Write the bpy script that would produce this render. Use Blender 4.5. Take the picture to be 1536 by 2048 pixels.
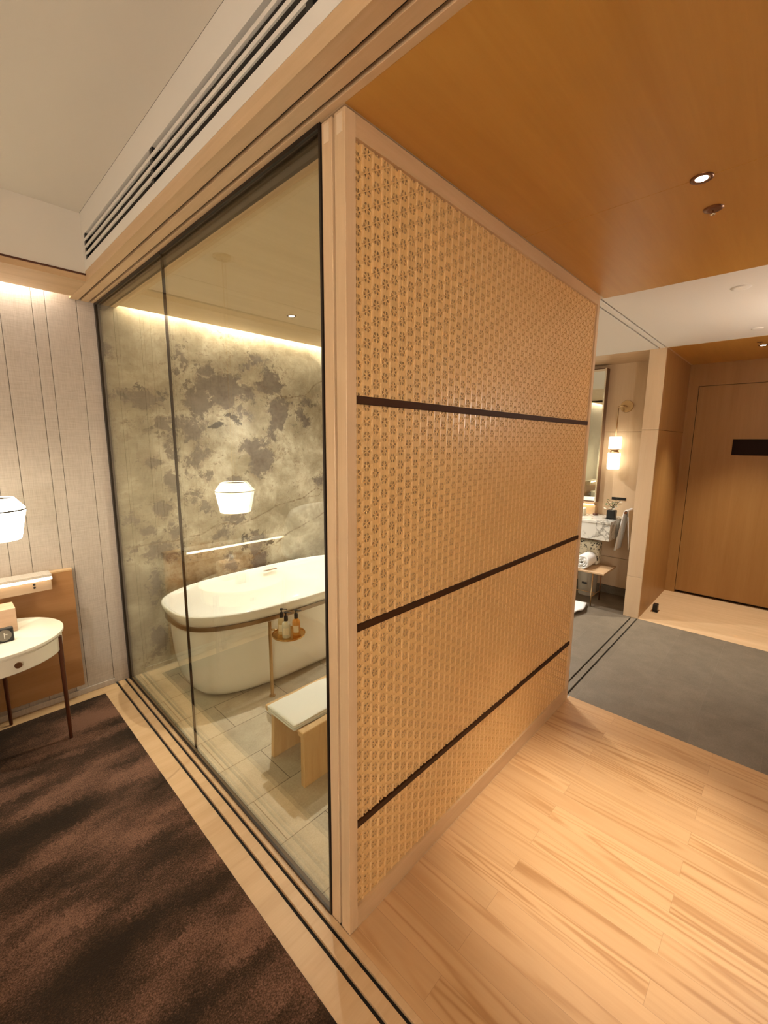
import bpy, bmesh, math, random
from mathutils import Vector, Matrix, noise
for o in list(bpy.data.objects): bpy.data.objects.remove(o)
SC = bpy.context.scene
COL = SC.collection
PI = math.pi
random.seed(7)

# ------------------------------------------------------------------ camera
CAMP = (-0.778, -0.8798, 1.6026)
yaw, pitch, roll, FPX = 0.7605, -0.1618, 0.0077, 859.98
f_ = Vector((math.cos(pitch)*math.cos(yaw), math.cos(pitch)*math.sin(yaw), math.sin(pitch)))
r_ = Vector((math.sin(yaw), -math.cos(yaw), 0)); u_ = r_.cross(f_)
r2 = math.cos(roll)*r_ + math.sin(roll)*u_; u2 = -math.sin(roll)*r_ + math.cos(roll)*u_
cam = bpy.data.cameras.new('camera'); cam_o = bpy.data.objects.new('camera', cam); COL.objects.link(cam_o)
cam_o.matrix_world = Matrix(((r2.x, u2.x, -f_.x, CAMP[0]), (r2.y, u2.y, -f_.y, CAMP[1]), (r2.z, u2.z, -f_.z, CAMP[2]), (0, 0, 0, 1)))
cam.sensor_fit = 'HORIZONTAL'; cam.sensor_width = 36; cam.lens = FPX/1536*36
cam.clip_start = 0.02
SC.camera = cam_o

# ------------------------------------------------------------------ world and exposure
w = bpy.data.worlds.new('world'); SC.world = w; w.use_nodes = True
w.node_tree.nodes['Background'].inputs[0].default_value = (1, 0.85, 0.65, 1)
w.node_tree.nodes['Background'].inputs[1].default_value = 0.02
SC.view_settings.view_transform = 'Standard'; SC.view_settings.look = 'None'
SC.view_settings.gamma = 1; SC.view_settings.use_curve_mapping = False
SC.view_settings.exposure = 1.0
WARM = (1.0, 0.90, 0.74); COVE = (1.0, 0.93, 0.80); NEUT = (1.0, 0.93, 0.83); CLEAN = (1.0, 0.95, 0.89)
P_HALL = 160; P_FILL_UP = 14; P_FILL_BED = 22; P_COVE_BATH = 17; P_COVE_BED = 14; P_BATH = 62; P_FILL_FAR = 16; P_FILL_VAN = 75; P_ALC = 75; P_FILL_LAMP = 100
def light(name, kind, loc, power, color, size=0.05, size_y=None, rot=(0, 0, 0), spot=None, blend=0.6, parent=None, spread=None):
    l = bpy.data.lights.new(name, kind); l.energy = power; l.color = color
    if kind == 'AREA':
        l.size = size
        if size_y: l.shape = 'RECTANGLE'; l.size_y = size_y
        if spread: l.spread = spread
    else: l.shadow_soft_size = size
    if spot: l.spot_size = spot; l.spot_blend = blend
    o = bpy.data.objects.new(name, l); COL.objects.link(o); o.location = loc; o.rotation_euler = rot
    if parent:
        o.parent = parent; o.location = Vector(loc) - Vector(parent.location)
    return o

# ------------------------------------------------------------------ materials
def mat(name, col=(0.8, 0.8, 0.8), rough=0.5, metal=0.0, emit=None, estr=0, spec=0.5, coat=0, trans=0, ior=1.45, sheen=0):
    m = bpy.data.materials.new(name); m.use_nodes = True
    b = m.node_tree.nodes['Principled BSDF']
    b.inputs['Base Color'].default_value = (*col, 1); b.inputs['Roughness'].default_value = rough
    b.inputs['Metallic'].default_value = metal; b.inputs['Specular IOR Level'].default_value = spec
    b.inputs['Coat Weight'].default_value = coat; b.inputs['Transmission Weight'].default_value = trans
    b.inputs['IOR'].default_value = ior; b.inputs['Sheen Weight'].default_value = sheen
    if emit: b.inputs['Emission Color'].default_value = (*emit, 1); b.inputs['Emission Strength'].default_value = estr
    return m
class NT:
    def __init__(s, m): s.t = m.node_tree; s.n = s.t.nodes; s.b = s.n['Principled BSDF']
    def new(s, kind, **kw):
        nd = s.n.new(kind)
        for k, v in kw.items():
            if k.startswith('i_'):
                key = k[2:]; key = int(key) if key.isdigit() else key.replace('_', ' ')
                if isinstance(v, bpy.types.NodeSocket): s.t.links.new(v, nd.inputs[key])
                else: nd.inputs[key].default_value = v
            else: setattr(nd, k, v)
        return nd
    def link(s, a, b): s.t.links.new(a, b)
    def coord(s): return s.new('ShaderNodeTexCoord').outputs['Object']
    def pos(s): return s.new('ShaderNodeNewGeometry').outputs['Position']
    def mapping(s, v, scale=(1, 1, 1), rot=(0, 0, 0), loc=(0, 0, 0)):
        return s.new('ShaderNodeMapping', i_Vector=v, i_Scale=scale, i_Rotation=rot, i_Location=loc).outputs[0]
    def noise(s, v, sc=5, det=4, rough=0.5, dist=0, col=False):
        nd = s.new('ShaderNodeTexNoise', i_Vector=v, i_Scale=sc, i_Detail=det, i_Roughness=rough, i_Distortion=dist)
        return nd.outputs['Color' if col else 'Fac']
    def ramp(s, fac, stops, interp='LINEAR'):
        nd = s.new('ShaderNodeValToRGB', i_Fac=fac); cr = nd.color_ramp; cr.interpolation = interp
        while len(cr.elements) < len(stops): cr.elements.new(0.5)
        for e, (p, c) in zip(cr.elements, stops): e.position = p; e.color = (*c, 1) if len(c) == 3 else c
        return nd.outputs['Color']
    def math(s, op, a, b=0.0, c=None, clamp=False):
        nd = s.new('ShaderNodeMath', operation=op, use_clamp=clamp)
        for i, v in enumerate((a, b, c)):
            if v is None: continue
            if isinstance(v, bpy.types.NodeSocket): s.link(v, nd.inputs[i])
            else: nd.inputs[i].default_value = v
        return nd.outputs[0]
    def mix(s, fac, a, b, mode='MIX'):
        nd = s.new('ShaderNodeMix', data_type='RGBA', blend_type=mode)
        for sock, v in ((nd.inputs[0], fac), (nd.inputs[6], a), (nd.inputs[7], b)):
            if isinstance(v, bpy.types.NodeSocket): s.link(v, sock)
            else: sock.default_value = v if not isinstance(v, tuple) or len(v) == 4 else (*v, 1)
        return nd.outputs[2]
    def bump(s, h, strength=0.2, dist=0.01):
        nd = s.new('ShaderNodeBump', i_Height=h, i_Strength=strength, i_Distance=dist); s.link(nd.outputs[0], s.b.inputs['Normal'])
    def base(s, c): s.link(c, s.b.inputs['Base Color'])

def wood(name, light_c, dark_c, axis='y', scale=1.0, rough=0.42, contrast=1.0, spec=0.5):
    m = mat(name, light_c, rough, spec=spec); t = NT(m); p = t.pos()
    a = 0.9*scale; b = 14*scale
    sc = {'x': (a, b, b), 'y': (b, a, b), 'z': (b, b, a)}[axis]
    v = t.mapping(p, sc)
    n1 = t.noise(v, 1.2, 6, 0.55, 0.6)
    v2 = t.mapping(p, tuple(q*6 for q in sc)); n2 = t.noise(v2, 1.5, 3, 0.6)
    fac = t.math('ADD', t.math('MULTIPLY', n1, 0.75), t.math('MULTIPLY', n2, 0.25))
    k = 0.16/contrast
    c = t.ramp(fac, [(0.5-k, dark_c), (0.5+k, light_c)])
    t.base(c); t.bump(n2, 0.05, 0.002)
    return m
OAK_L = (0.66, 0.42, 0.22); OAK_D = (0.56, 0.33, 0.155)
M = {}
M['oak_y'] = wood('pale_oak_along_wall', (0.66, 0.46, 0.27), (0.57, 0.38, 0.205), 'y', 1.2)
M['oak_x'] = wood('pale_oak_across', (0.62, 0.42, 0.235), (0.53, 0.34, 0.175), 'x', 1.2)
M['oak_z'] = wood('pale_oak_upright', (0.69, 0.49, 0.29), (0.60, 0.41, 0.23), 'z', 1.2)
M['veneer_ceil'] = wood('ceiling_veneer', (0.56, 0.29, 0.060), (0.49, 0.240, 0.045), 'x', 0.7, 0.4)
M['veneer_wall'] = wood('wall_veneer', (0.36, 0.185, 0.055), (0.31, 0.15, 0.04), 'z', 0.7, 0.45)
M['veneer_bath'] = wood('cove_lit_bathroom_ceiling_veneer', (0.66, 0.51, 0.32), (0.60, 0.45, 0.27), 'x', 0.7, 0.45)  # ceiling veneer paled: bounce from the cove is painted into its colour
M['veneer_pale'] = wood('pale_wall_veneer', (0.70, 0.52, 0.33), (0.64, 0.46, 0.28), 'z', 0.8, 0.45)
M['headboard'] = wood('headboard_veneer', (0.40, 0.20, 0.08), (0.33, 0.155, 0.055), 'x', 0.8, 0.4)
M['stool_wood'] = wood('bath_stool_wood', (0.72, 0.50, 0.27), (0.60, 0.38, 0.17), 'z', 2.0, 0.5)

# hall floor: oak planks running along Y
def plank_floor():
    m = mat('oak_floor_planks', rough=0.36, spec=0.5); t = NT(m); p = t.pos()
    sx = t.new('ShaderNodeSeparateXYZ', i_0=p)
    sw = t.new('ShaderNodeCombineXYZ', i_0=sx.outputs[1], i_1=sx.outputs[0]).outputs[0]
    sw = t.mapping(sw, loc=(0.28, 0.050, 0))
    br = t.new('ShaderNodeTexBrick', i_Vector=sw, i_Scale=1.0, i_Mortar_Size=0.0006, i_Mortar_Smooth=0.3, i_Bias=0.0,
               i_Brick_Width=1.25, i_Row_Height=0.0865, i_Color1=(0, 0, 0, 1), i_Color2=(1, 1, 1, 1), i_Mortar=(0.5, 0.5, 0.5, 1))
    br.offset = 0.37; br.offset_frequency = 2; br.squash = 1.0
    rnd = t.new('ShaderNodeSeparateColor', i_0=br.outputs['Color']).outputs[0]
    off = t.new('ShaderNodeCombineXYZ', i_0=t.math('MULTIPLY', rnd, 7.0), i_1=t.math('MULTIPLY', rnd, 23.0), i_2=t.math('MULTIPLY', rnd, 5.0)).outputs[0]
    v = t.new('ShaderNodeVectorMath', operation='ADD', i_0=p, i_1=off).outputs[0]
    # cathedral figure: sine rings of a stretched noise field
    v1 = t.mapping(v, (9, 0.5, 9)); n1 = t.noise(v1, 1.0, 1.5, 0.45, 0.2)
    rings = t.math('SINE', t.math('MULTIPLY', n1, 80.0))
    rings = t.math('POWER', t.math('MULTIPLY_ADD', rings, 0.5, 0.5), 2.2)
    v2 = t.mapping(v, (70, 3.0, 70)); n2 = t.noise(v2, 1.6, 4, 0.65)
    msk = t.noise(t.mapping(v, (5, .6, 5)), 1.0, 2)
    msk = t.ramp(msk, [(0.42, (0.15,)*3), (0.62, (1,)*3)])
    g = t.math('MULTIPLY', t.math('MULTIPLY', rings, msk), 0.60)
    g = t.math('ADD', g, t.math('MULTIPLY', n2, 0.35), clamp=True)
    c = t.ramp(g, [(0.08, (0.61, 0.38, 0.19)), (0.45, (0.53, 0.31, 0.14)), (0.9, (0.38, 0.19, 0.07))])
    tint = t.ramp(rnd, [(0, (0.91, 0.89, 0.87)), (0.5, (0.97, 0.965, 0.955)), (1, (1.04, 1.04, 1.05))])
    c = t.mix(1.0, c, tint, 'MULTIPLY')
    c = t.mix(t.math('MULTIPLY', br.outputs['Fac'], 0.55), c, (0.22, 0.11, 0.045))
    t.base(c); t.bump(t.math('SUBTRACT', t.math('MULTIPLY', n2, 0.3), br.outputs['Fac']), 0.12, 0.002)
    return m
M['planks'] = plank_floor()

def tile_floor(name, c1, c2, bw, rh, offx=0, offy=0, rough=0.55, mortar=(0.12, 0.09, 0.06), ms=0.0022, freq=2, mfac=0.8):
    m = mat(name, rough=rough, spec=0.4); t = NT(m); p = t.pos()
    br = t.new('ShaderNodeTexBrick', i_Vector=t.mapping(p, loc=(offx, offy, 0)), i_Scale=1.0, i_Mortar_Size=ms, i_Mortar_Smooth=0.2,
               i_Brick_Width=bw, i_Row_Height=rh, i_Color1=(0.0, 0, 0, 1), i_Color2=(1, 1, 1, 1), i_Mortar=(0.5,)*3+(1,))
    br.offset = 0.5; br.offset_frequency = freq
    rnd = t.new('ShaderNodeSeparateColor', i_0=br.outputs['Color']).outputs[0]
    n = t.noise(p, 9, 6, 0.65); n2 = t.noise(p, 120, 3, 0.7)
    f = t.math('ADD', t.math('MULTIPLY', n, 0.5), t.math('MULTIPLY', n2, 0.5))
    c = t.ramp(f, [(0.36, c2), (0.62, c1)])
    c = t.mix(1.0, c, t.ramp(rnd, [(0, (0.92,)*3), (1, (1.04,)*3)]), 'MULTIPLY')
    c = t.mix(t.math('MULTIPLY', br.outputs['Fac'], mfac), c, mortar)
    t.base(c); t.bump(t.math('SUBTRACT', t.math('MULTIPLY', n2, 0.4), br.outputs['Fac']), 0.15, 0.002)
    return m
M['bath_tile'] = tile_floor('bathroom_stone_tiles', (0.62, 0.54, 0.42), (0.46, 0.39, 0.295), 0.39, 0.27, 0.14, 0.10)
M['hall_tile'] = tile_floor('grey_stone_tiles', (0.20, 0.162, 0.115), (0.14, 0.113, 0.078), 0.60, 0.30, 0.1, 0.03, mortar=(0.2, 0.165, 0.12), ms=0.0015, mfac=0.6)

def plaster(name, c, rough=0.8):
    m = mat(name, c, rough, spec=0.2); t = NT(m); t.bump(t.noise(t.pos(), 60, 3), 0.03, 0.002); return m
M['white_paint'] = plaster('white_ceiling_paint', (0.80, 0.76, 0.68))
M['cream_paint'] = plaster('cream_bulkhead_paint', (0.78, 0.73, 0.65))
M['bed_ceiling'] = plaster('bedroom_ceiling_paint', (0.72, 0.655, 0.56))
M['black'] = mat('black_groove', (0.012, 0.010, 0.008), 0.7)
M['dark_metal'] = mat('dark_bronze_metal', (0.035, 0.025, 0.018), 0.4, 0.6)
M['bar_brown'] = mat('dark_brown_crossbar', (0.040, 0.014, 0.004), 0.6, 0.0, spec=0.2)
M['brass'] = mat('brushed_brass', (0.55, 0.38, 0.20), 0.28, 1.0)
M['bronze'] = mat('aged_bronze', (0.22, 0.10, 0.045), 0.35, 0.8)
M['dark_red_wood'] = mat('dark_walnut_leg', (0.085, 0.025, 0.010), 0.35)
M['tub'] = mat('glossy_white_acrylic', (0.86, 0.84, 0.79), 0.12, coat=0.5)
M['ivory'] = mat('ivory_lacquer', (0.80, 0.75, 0.62), 0.28)
M['ivory2'] = mat('ivory_lacquer_drawer', (0.72, 0.66, 0.53), 0.35)
M['plastic_black'] = mat('black_plastic', (0.012, 0.011, 0.010), 0.35)
M['mirror'] = mat('mirror_silver', (0.86, 0.88, 0.84), 0.02, 1.0)
M['chrome'] = mat('polished_edge', (0.8, 0.75, 0.65), 0.15, 1.0)

def fabric_wall():
    m = mat('woven_wall_fabric', (0.60, 0.52, 0.45), 0.85, spec=0.1); t = NT(m); p = t.pos()
    a = t.noise(t.mapping(p, (260, 1, 14)), 1, 2); b = t.noise(t.mapping(p, (14, 1, 260)), 1, 2)
    f = t.math('MULTIPLY', t.math('ADD', a, b), 0.5)
    t.base(t.ramp(f, [(0.35, (0.43, 0.365, 0.305)), (0.65, (0.53, 0.46, 0.39))])); t.bump(f, 0.12, 0.002); return m
M['fabric_wall'] = fabric_wall()

def towel_mat(name='white_terry', c=(0.86, 0.85, 0.80)):
    m = mat(name, c, 0.9, spec=0.1, sheen=0.3); t = NT(m); t.bump(t.noise(t.pos(), 350, 3, 0.7), 0.5, 0.003); return m
M['towel'] = towel_mat(); M['linen'] = mat('white_linen', (0.86, 0.84, 0.80), 0.8)

def carpet_mat():
    m = mat('brown_streaked_carpet', rough=0.95, spec=0.05, sheen=0.1); t = NT(m); p = t.pos()
    fine = t.noise(p, 210, 3, 0.7)
    wv = t.noise(t.mapping(p, (60, 60, 1)), 1, 5, 0.8, col=True)
    wv = t.new('ShaderNodeVectorMath', operation='SCALE', i_0=wv); wv.inputs['Scale'].default_value = 0.16
    q = t.new('ShaderNodeVectorMath', operation='ADD', i_0=p, i_1=wv.outputs[0]).outputs[0]
    a = t.noise(t.mapping(q, (1.1, 3.0, 1), rot=(0, 0, 0.12), loc=(0.3, 0.30, 0)), 1.1, 5, 0.62)
    b = t.noise(t.mapping(q, (4, 30, 1), rot=(0, 0, 0.1)), 1, 4, 0.6)
    f = t.math('ADD', t.math('MULTIPLY', a, 0.9), t.math('MULTIPLY', b, 0.10))
    f = t.math('ADD', f, t.math('MULTIPLY', t.math('SUBTRACT', fine, 0.5), 0.36))
    c = t.ramp(f, [(0.38, (0.018, 0.010, 0.005)), (0.46, (0.034, 0.018, 0.009)), (0.52, (0.085, 0.042, 0.024)), (0.60, (0.19, 0.096, 0.060))])
    t.base(c); t.bump(fine, 0.6, 0.004); return m
M['carpet'] = carpet_mat()

def glass_mat():
    m = bpy.data.materials.new('tinted_architectural_glass'); m.use_nodes = True; t = m.node_tree; t.nodes.clear()
    N = t.nodes.new; out = N('ShaderNodeOutputMaterial'); mix = N('ShaderNodeMixShader'); tr = N('ShaderNodeBsdfTransparent'); gl = N('ShaderNodeBsdfGlossy')
    tr.inputs[0].default_value = (0.96, 0.965, 0.895, 1); gl.inputs['Roughness'].default_value = 0.0; gl.inputs[0].default_value = (1, 1, 0.94, 1)
    g = N('ShaderNodeNewGeometry'); d = N('ShaderNodeVectorMath'); d.operation = 'DOT_PRODUCT'
    t.links.new(g.outputs['Incoming'], d.inputs[0]); t.links.new(g.outputs['Normal'], d.inputs[1])
    ab = N('ShaderNodeMath'); ab.operation = 'ABSOLUTE'; t.links.new(d.outputs['Value'], ab.inputs[0])
    on = N('ShaderNodeMath'); on.operation = 'SUBTRACT'; on.inputs[0].default_value = 1; t.links.new(ab.outputs[0], on.inputs[1])
    pw = N('ShaderNodeMath'); pw.operation = 'POWER'; pw.inputs[1].default_value = 5; t.links.new(on.outputs[0], pw.inputs[0])
    ma = N('ShaderNodeMath'); ma.operation = 'MULTIPLY_ADD'; ma.inputs[1].default_value = 0.935; ma.inputs[2].default_value = 0.065; t.links.new(pw.outputs[0], ma.inputs[0])
    t.links.new(ma.outputs[0], mix.inputs[0]); t.links.new(tr.outputs[0], mix.inputs[1]); t.links.new(gl.outputs[0], mix.inputs[2]); t.links.new(mix.outputs[0], out.inputs[0])
    return m
M['glass'] = glass_mat()

def backing_mat():
    m = bpy.data.materials.new('translucent_woven_backing'); m.use_nodes = True; t = m.node_tree; t.nodes.clear()
    N = t.nodes.new; out = N('ShaderNodeOutputMaterial'); mix = N('ShaderNodeMixShader'); a = N('ShaderNodeBsdfDiffuse'); b = N('ShaderNodeBsdfTranslucent')
    a.inputs[0].default_value = (0.50, 0.31, 0.14, 1); b.inputs[0].default_value = (0.62, 0.50, 0.38, 1); mix.inputs[0].default_value = 0.5
    t.links.new(a.outputs[0], mix.inputs[1]); t.links.new(b.outputs[0], mix.inputs[2]); t.links.new(mix.outputs[0], out.inputs[0]); return m
M['backing'] = backing_mat()
M['strip'] = mat('pale_lattice_strip', (0.69, 0.43, 0.175), 0.45)
M['splint'] = mat('highlight_toned_splint', (0.78, 0.52, 0.24), 0.28)  # paler than the strips: the light they catch is put into the colour
def emis(name, col, s):
    m = mat(name, (0.9, 0.9, 0.85), 0.5, emit=col, estr=s); return m
M['shade'] = emis('glowing_lamp_shade', (1.0, 0.90, 0.68), 7.0)
M['opal'] = emis('glowing_opal_glass', (1.0, 0.92, 0.74), 2.0)
M['led'] = emis('led_strip', (1.0, 0.86, 0.58), 4.0)
M['bulb'] = emis('downlight_lens', (1.0, 0.95, 0.80), 25.0)

# ------------------------------------------------------------------ mesh helpers
def bx(bm, x0, x1, y0, y1, z0, z1, bev=0.0, seg=1):
    r = bmesh.ops.create_cube(bm, size=1.0); vs = r['verts']
    for v in vs:
        v.co = Vector((x0 + (v.co.x+0.5)*(x1-x0), y0 + (v.co.y+0.5)*(y1-y0), z0 + (v.co.z+0.5)*(z1-z0)))
    if bev > 0:
        es = list({e for v in vs for e in v.link_edges})
        bmesh.ops.bevel(bm, geom=es, offset=bev, segments=seg, profile=0.5, affect='EDGES')
def prism(bm, pts, z0, z1):
    a = [bm.verts.new((x, y, z0)) for x, y in pts]; b = [bm.verts.new((x, y, z1)) for x, y in pts]; n = len(pts)
    bm.faces.new(a[::-1]); bm.faces.new(b)
    for i in range(n): bm.faces.new((a[i], a[(i+1) % n], b[(i+1) % n], b[i]))
def lathe(bm, cx, cy, prof, n=40, ax='z', cz=0):
    rings = []
    for r, h in prof:
        if r < 1e-6: rings.append([bm.verts.new(vv(ax, cx, cy, cz, 0, 0, h))])
        else: rings.append([bm.verts.new(vv(ax, cx, cy, cz, r*math.cos(2*PI*i/n), r*math.sin(2*PI*i/n), h)) for i in range(n)])
    for A, B in zip(rings, rings[1:]):
        if len(A) == 1 and len(B) == 1: continue
        for i in range(n):
            j = (i+1) % n
            if len(A) == 1: f = (A[0], B[j], B[i])
            elif len(B) == 1: f = (A[i], A[j], B[0])
            else: f = (A[i], A[j], B[j], B[i])
            try: bm.faces.new(f)
            except ValueError: pass
def vv(ax, cx, cy, cz, a, b, h):
    if ax == 'z': return (cx+a, cy+b, cz+h)
    if ax == 'x': return (cx+h, cy+a, cz+b)
    return (cx+a, cy+h, cz+b)
def tube(bm, pts, r, n=12, cap=True):
    pts = [Vector(p) for p in pts]; rs = r if isinstance(r, (list, tuple)) else [r]*len(pts); rings = []
    ref = Vector((0, 0, 1))
    for i, p in enumerate(pts):
        d = (pts[min(i+1, len(pts)-1)] - pts[max(i-1, 0)]).normalized()
        up = ref if abs(d.dot(ref)) < 0.95 else Vector((1, 0, 0))
        a = d.cross(up).normalized(); b = d.cross(a).normalized()
        rings.append([bm.verts.new(p + a*rs[i]*math.cos(2*PI*k/n) + b*rs[i]*math.sin(2*PI*k/n)) for k in range(n)])
    for A, B in zip(rings, rings[1:]):
        for k in range(n): bm.faces.new((A[k], A[(k+1) % n], B[(k+1) % n], B[k]))
    if cap: bm.faces.new(rings[0][::-1]); bm.faces.new(rings[-1])
def grid(bm, fn, nu, nv, closeu=False):
    V = [[bm.verts.new(fn(i/nu, j/nv)) for j in range(nv+1)] for i in range(nu if closeu else nu+1)]
    for i in range(nu):
        for j in range(nv):
            A = V[i]; B = V[(i+1) % len(V)]
            bm.faces.new((A[j], B[j], B[j+1], A[j+1]))
    return V
NB = bmesh.new
def obj(name, bm, m, parent=None, smooth=False, autos=False):
    if name != 'lattice': bmesh.ops.recalc_face_normals(bm, faces=bm.faces)
    if parent is not None:
        base = Vector(parent.location); pp = parent.parent
        while pp: base += Vector(pp.location); pp = pp.parent
        bmesh.ops.translate(bm, verts=bm.verts, vec=-base)
    me = bpy.data.meshes.new(name); bm.to_mesh(me); bm.free()
    me.materials.append(m)
    if smooth:
        for p in me.polygons: p.use_smooth = True
        if autos:
            me.set_sharp_from_angle(angle=math.radians(35))
    o = bpy.data.objects.new(name, me); COL.objects.link(o)
    if parent is not None: o.parent = parent
    return o
def box(name, dims, m, parent=None, bev=0.0):
    bm = NB(); bx(bm, *dims, bev=bev); return obj(name, bm, m, parent)
def thing(name, label, cat, loc=(0, 0, 0), group=None):
    o = bpy.data.objects.new(name, None); o.empty_display_size = 0.1; COL.objects.link(o); o.location = loc
    o['label'] = label; o['category'] = cat
    if group: o['group'] = group
    return o
def tag(o, label, cat, group=None):
    o['label'] = label; o['category'] = cat
    if group: o['group'] = group
    return o
def struct(o): o['kind'] = 'structure'; return o

# ------------------------------------------------------------------ room dimensions
H = 2.40; W = 2.246; XC = 3.59; XS = 4.15; XD = 4.70; YS = -1.45; XW = -3.9; YB = -3.4; ZB = 2.72; BX = -0.125
# floors
struct(box('floor', (0.0, 1.89, YS, 0.0, -0.1, 0.0), M['planks']))
struct(box('floor', (1.89, XC, YS, 0.0, -0.1, 0.0), M['hall_tile']))
struct(box('floor', (XC, XD+0.1, YS, 0.14, -0.1, 0.001), M['oak_y']))
struct(box('floor', (0.012, 1.89, 0.0, W, -0.1, 0.0), M['bath_tile']))
M['bath_tile2'] = M['hall_tile']
bm = NB(); bx(bm, 1.89, XC, 0, 0.014, -0.1, 0); bx(bm, 1.89, XC, 0.026, 0.064, -0.1, 0); bx(bm, 1.89, XC, 0.076, W, -0.1, 0)
struct(obj('floor', bm, M['hall_tile']))
struct(box('trim_1', (1.84, XC, -0.002, 0.09, -0.12, -0.012), M['black']))
struct(box('floor', (XC, XS, 0.14, W, -0.1, 0.0), M['hall_tile']))
# wood border with the two sliding tracks between bedroom and hall
bm = NB()
for a, b in ((-0.175, -0.086), (-0.072, -0.034), (-0.020, 0.0)): bx(bm, a, b, YB, W, -0.1, 0.0, bev=0.0008)
struct(obj('trim_2', bm, M['oak_x']))
struct(box('trim_3', (-0.09, -0.01, YB, W, -0.11, -0.012), M['black']))
struct(box('trim_4', (XW, -0.175, 2.14, W, -0.1, 0.0), M['oak_x']))
struct(box('floor', (XW, -0.175, YB, W, -0.2, -0.1), M['oak_x']))
bm = NB(); bx(bm, XW, -0.17, YB, 2.145, -0.1, 0.004, bev=0.003)
cp = obj('carpet', bm, M['carpet']); tag(cp, 'dark brown streaked wool carpet on the bedroom floor', 'carpet')

# ceilings
struct(box('ceiling', (0.0, 0.932, YS, -0.0005, H, H+0.1), M['veneer_ceil']))
bm = NB(); bx(bm, 0.934, 1.915, YS, 0.0, H, H+0.1, bev=0.0008); struct(obj('ceiling', bm, M['veneer_ceil']))
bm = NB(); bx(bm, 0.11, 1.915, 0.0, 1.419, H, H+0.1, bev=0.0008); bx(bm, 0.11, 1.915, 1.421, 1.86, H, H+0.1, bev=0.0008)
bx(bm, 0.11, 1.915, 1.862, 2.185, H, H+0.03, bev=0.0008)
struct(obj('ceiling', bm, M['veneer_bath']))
struct(box('ceiling', (1.915, XC, YS, 0.014, H, H+0.1), M['white_paint']))
bm = NB(); bx(bm, 1.915, XC, 0.026, 0.064, H, H+0.1); bx(bm, 1.915, XC, 0.076, 2.185, H, H+0.1)
struct(obj('ceiling', bm, M['white_paint']))
struct(box('trim_5', (1.915, XC, 0.0, 0.09, H+0.012, H+0.12), M['black']))
struct(box('ceiling', (XC, XD+0.1, YS, 0.0, H-0.001, H+0.1), M['veneer_ceil']))
struct(box('ceiling', (XC, XD+0.1, 0.0, W+0.02, H-0.001, H+0.1), M['oak_y']))
struct(box('ceiling', (0.0, XC, 1.86, W+0.1, H+0.101, H+0.15), M['white_paint']))
struct(box('ceiling', (XW, BX-0.001, YB, W+0.1, ZB, ZB+0.1), M['bed_ceiling']))
# beam over the glass line: wooden soffit with two tracks and a white bulkhead above it
bm = NB()
for a, b in ((BX, -0.082), (-0.070, -0.032), (-0.020, 0.0)): bx(bm, a, b, YB, W, H, H+0.05, bev=0.0008)
bx(bm, 0.0, 0.11, 0.0, W, H, H+0.05, bev=0.0008)
struct(obj('trim_6', bm, M['oak_y']))
struct(box('trim_7', (BX+0.005, -0.002, YB, W, H+0.012, H+0.06), M['black']))
struct(box('trim_8', (BX-0.002, BX+0.001, YB, 1.86, H-0.001, H+0.022), M['oak_y']))
GZ0, GZ1, GY1 = 2.494, 2.612, 1.825
bm = NB()
bx(bm, BX, BX+0.06, YB, 1.86, H+0.05, GZ0); struct(obj('wall_bulkhead', bm, M['cream_paint'])); bm = NB(); bx(bm, BX, BX+0.06, YB, 1.86, GZ1, ZB); struct(obj('wall_bulkhead', bm, M['cream_paint'])); bm = NB(); bx(bm, BX, BX+0.06, GY1, 1.86, GZ0, GZ1); struct(obj('wall_bulkhead', bm, M['cream_paint']))
bm = NB(); bx(bm, BX+0.06, 0.11, YB, W, H+0.062, ZB)
struct(obj('wall_bulkhead', bm, M['cream_paint']))
# cove bulkhead along the headboard wall
bm = NB(); bx(bm, XW, BX, 1.86, 1.90, H+0.03, ZB); bx(bm, XW, BX+0.06, 1.90, W+0.1, H+0.12, H+0.15)
bx(bm, BX, 0.0, 1.86, 2.185, H+0.05, ZB)
struct(obj('wall_cove', bm, M['bed_ceiling']))
struct(box('trim_9', (XW, BX, 1.855, 2.185, H, H+0.03), M['oak_x'], bev=0.001))
struct(box('trim_10', (XW, BX, 1.850, 1.856, H+0.028, H+0.036), M['dark_red_wood']))

# ------------------------------------------------------------------ lights of the coves
light('cove_light', 'AREA', (1.85, 2.215, H+0.075), P_COVE_BATH, COVE, 3.45, 0.035)
light('cove_light', 'AREA', ((XW-0.15)/2, 2.215, H+0.075), P_COVE_BED, COVE, 3.6, 0.035)

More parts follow.
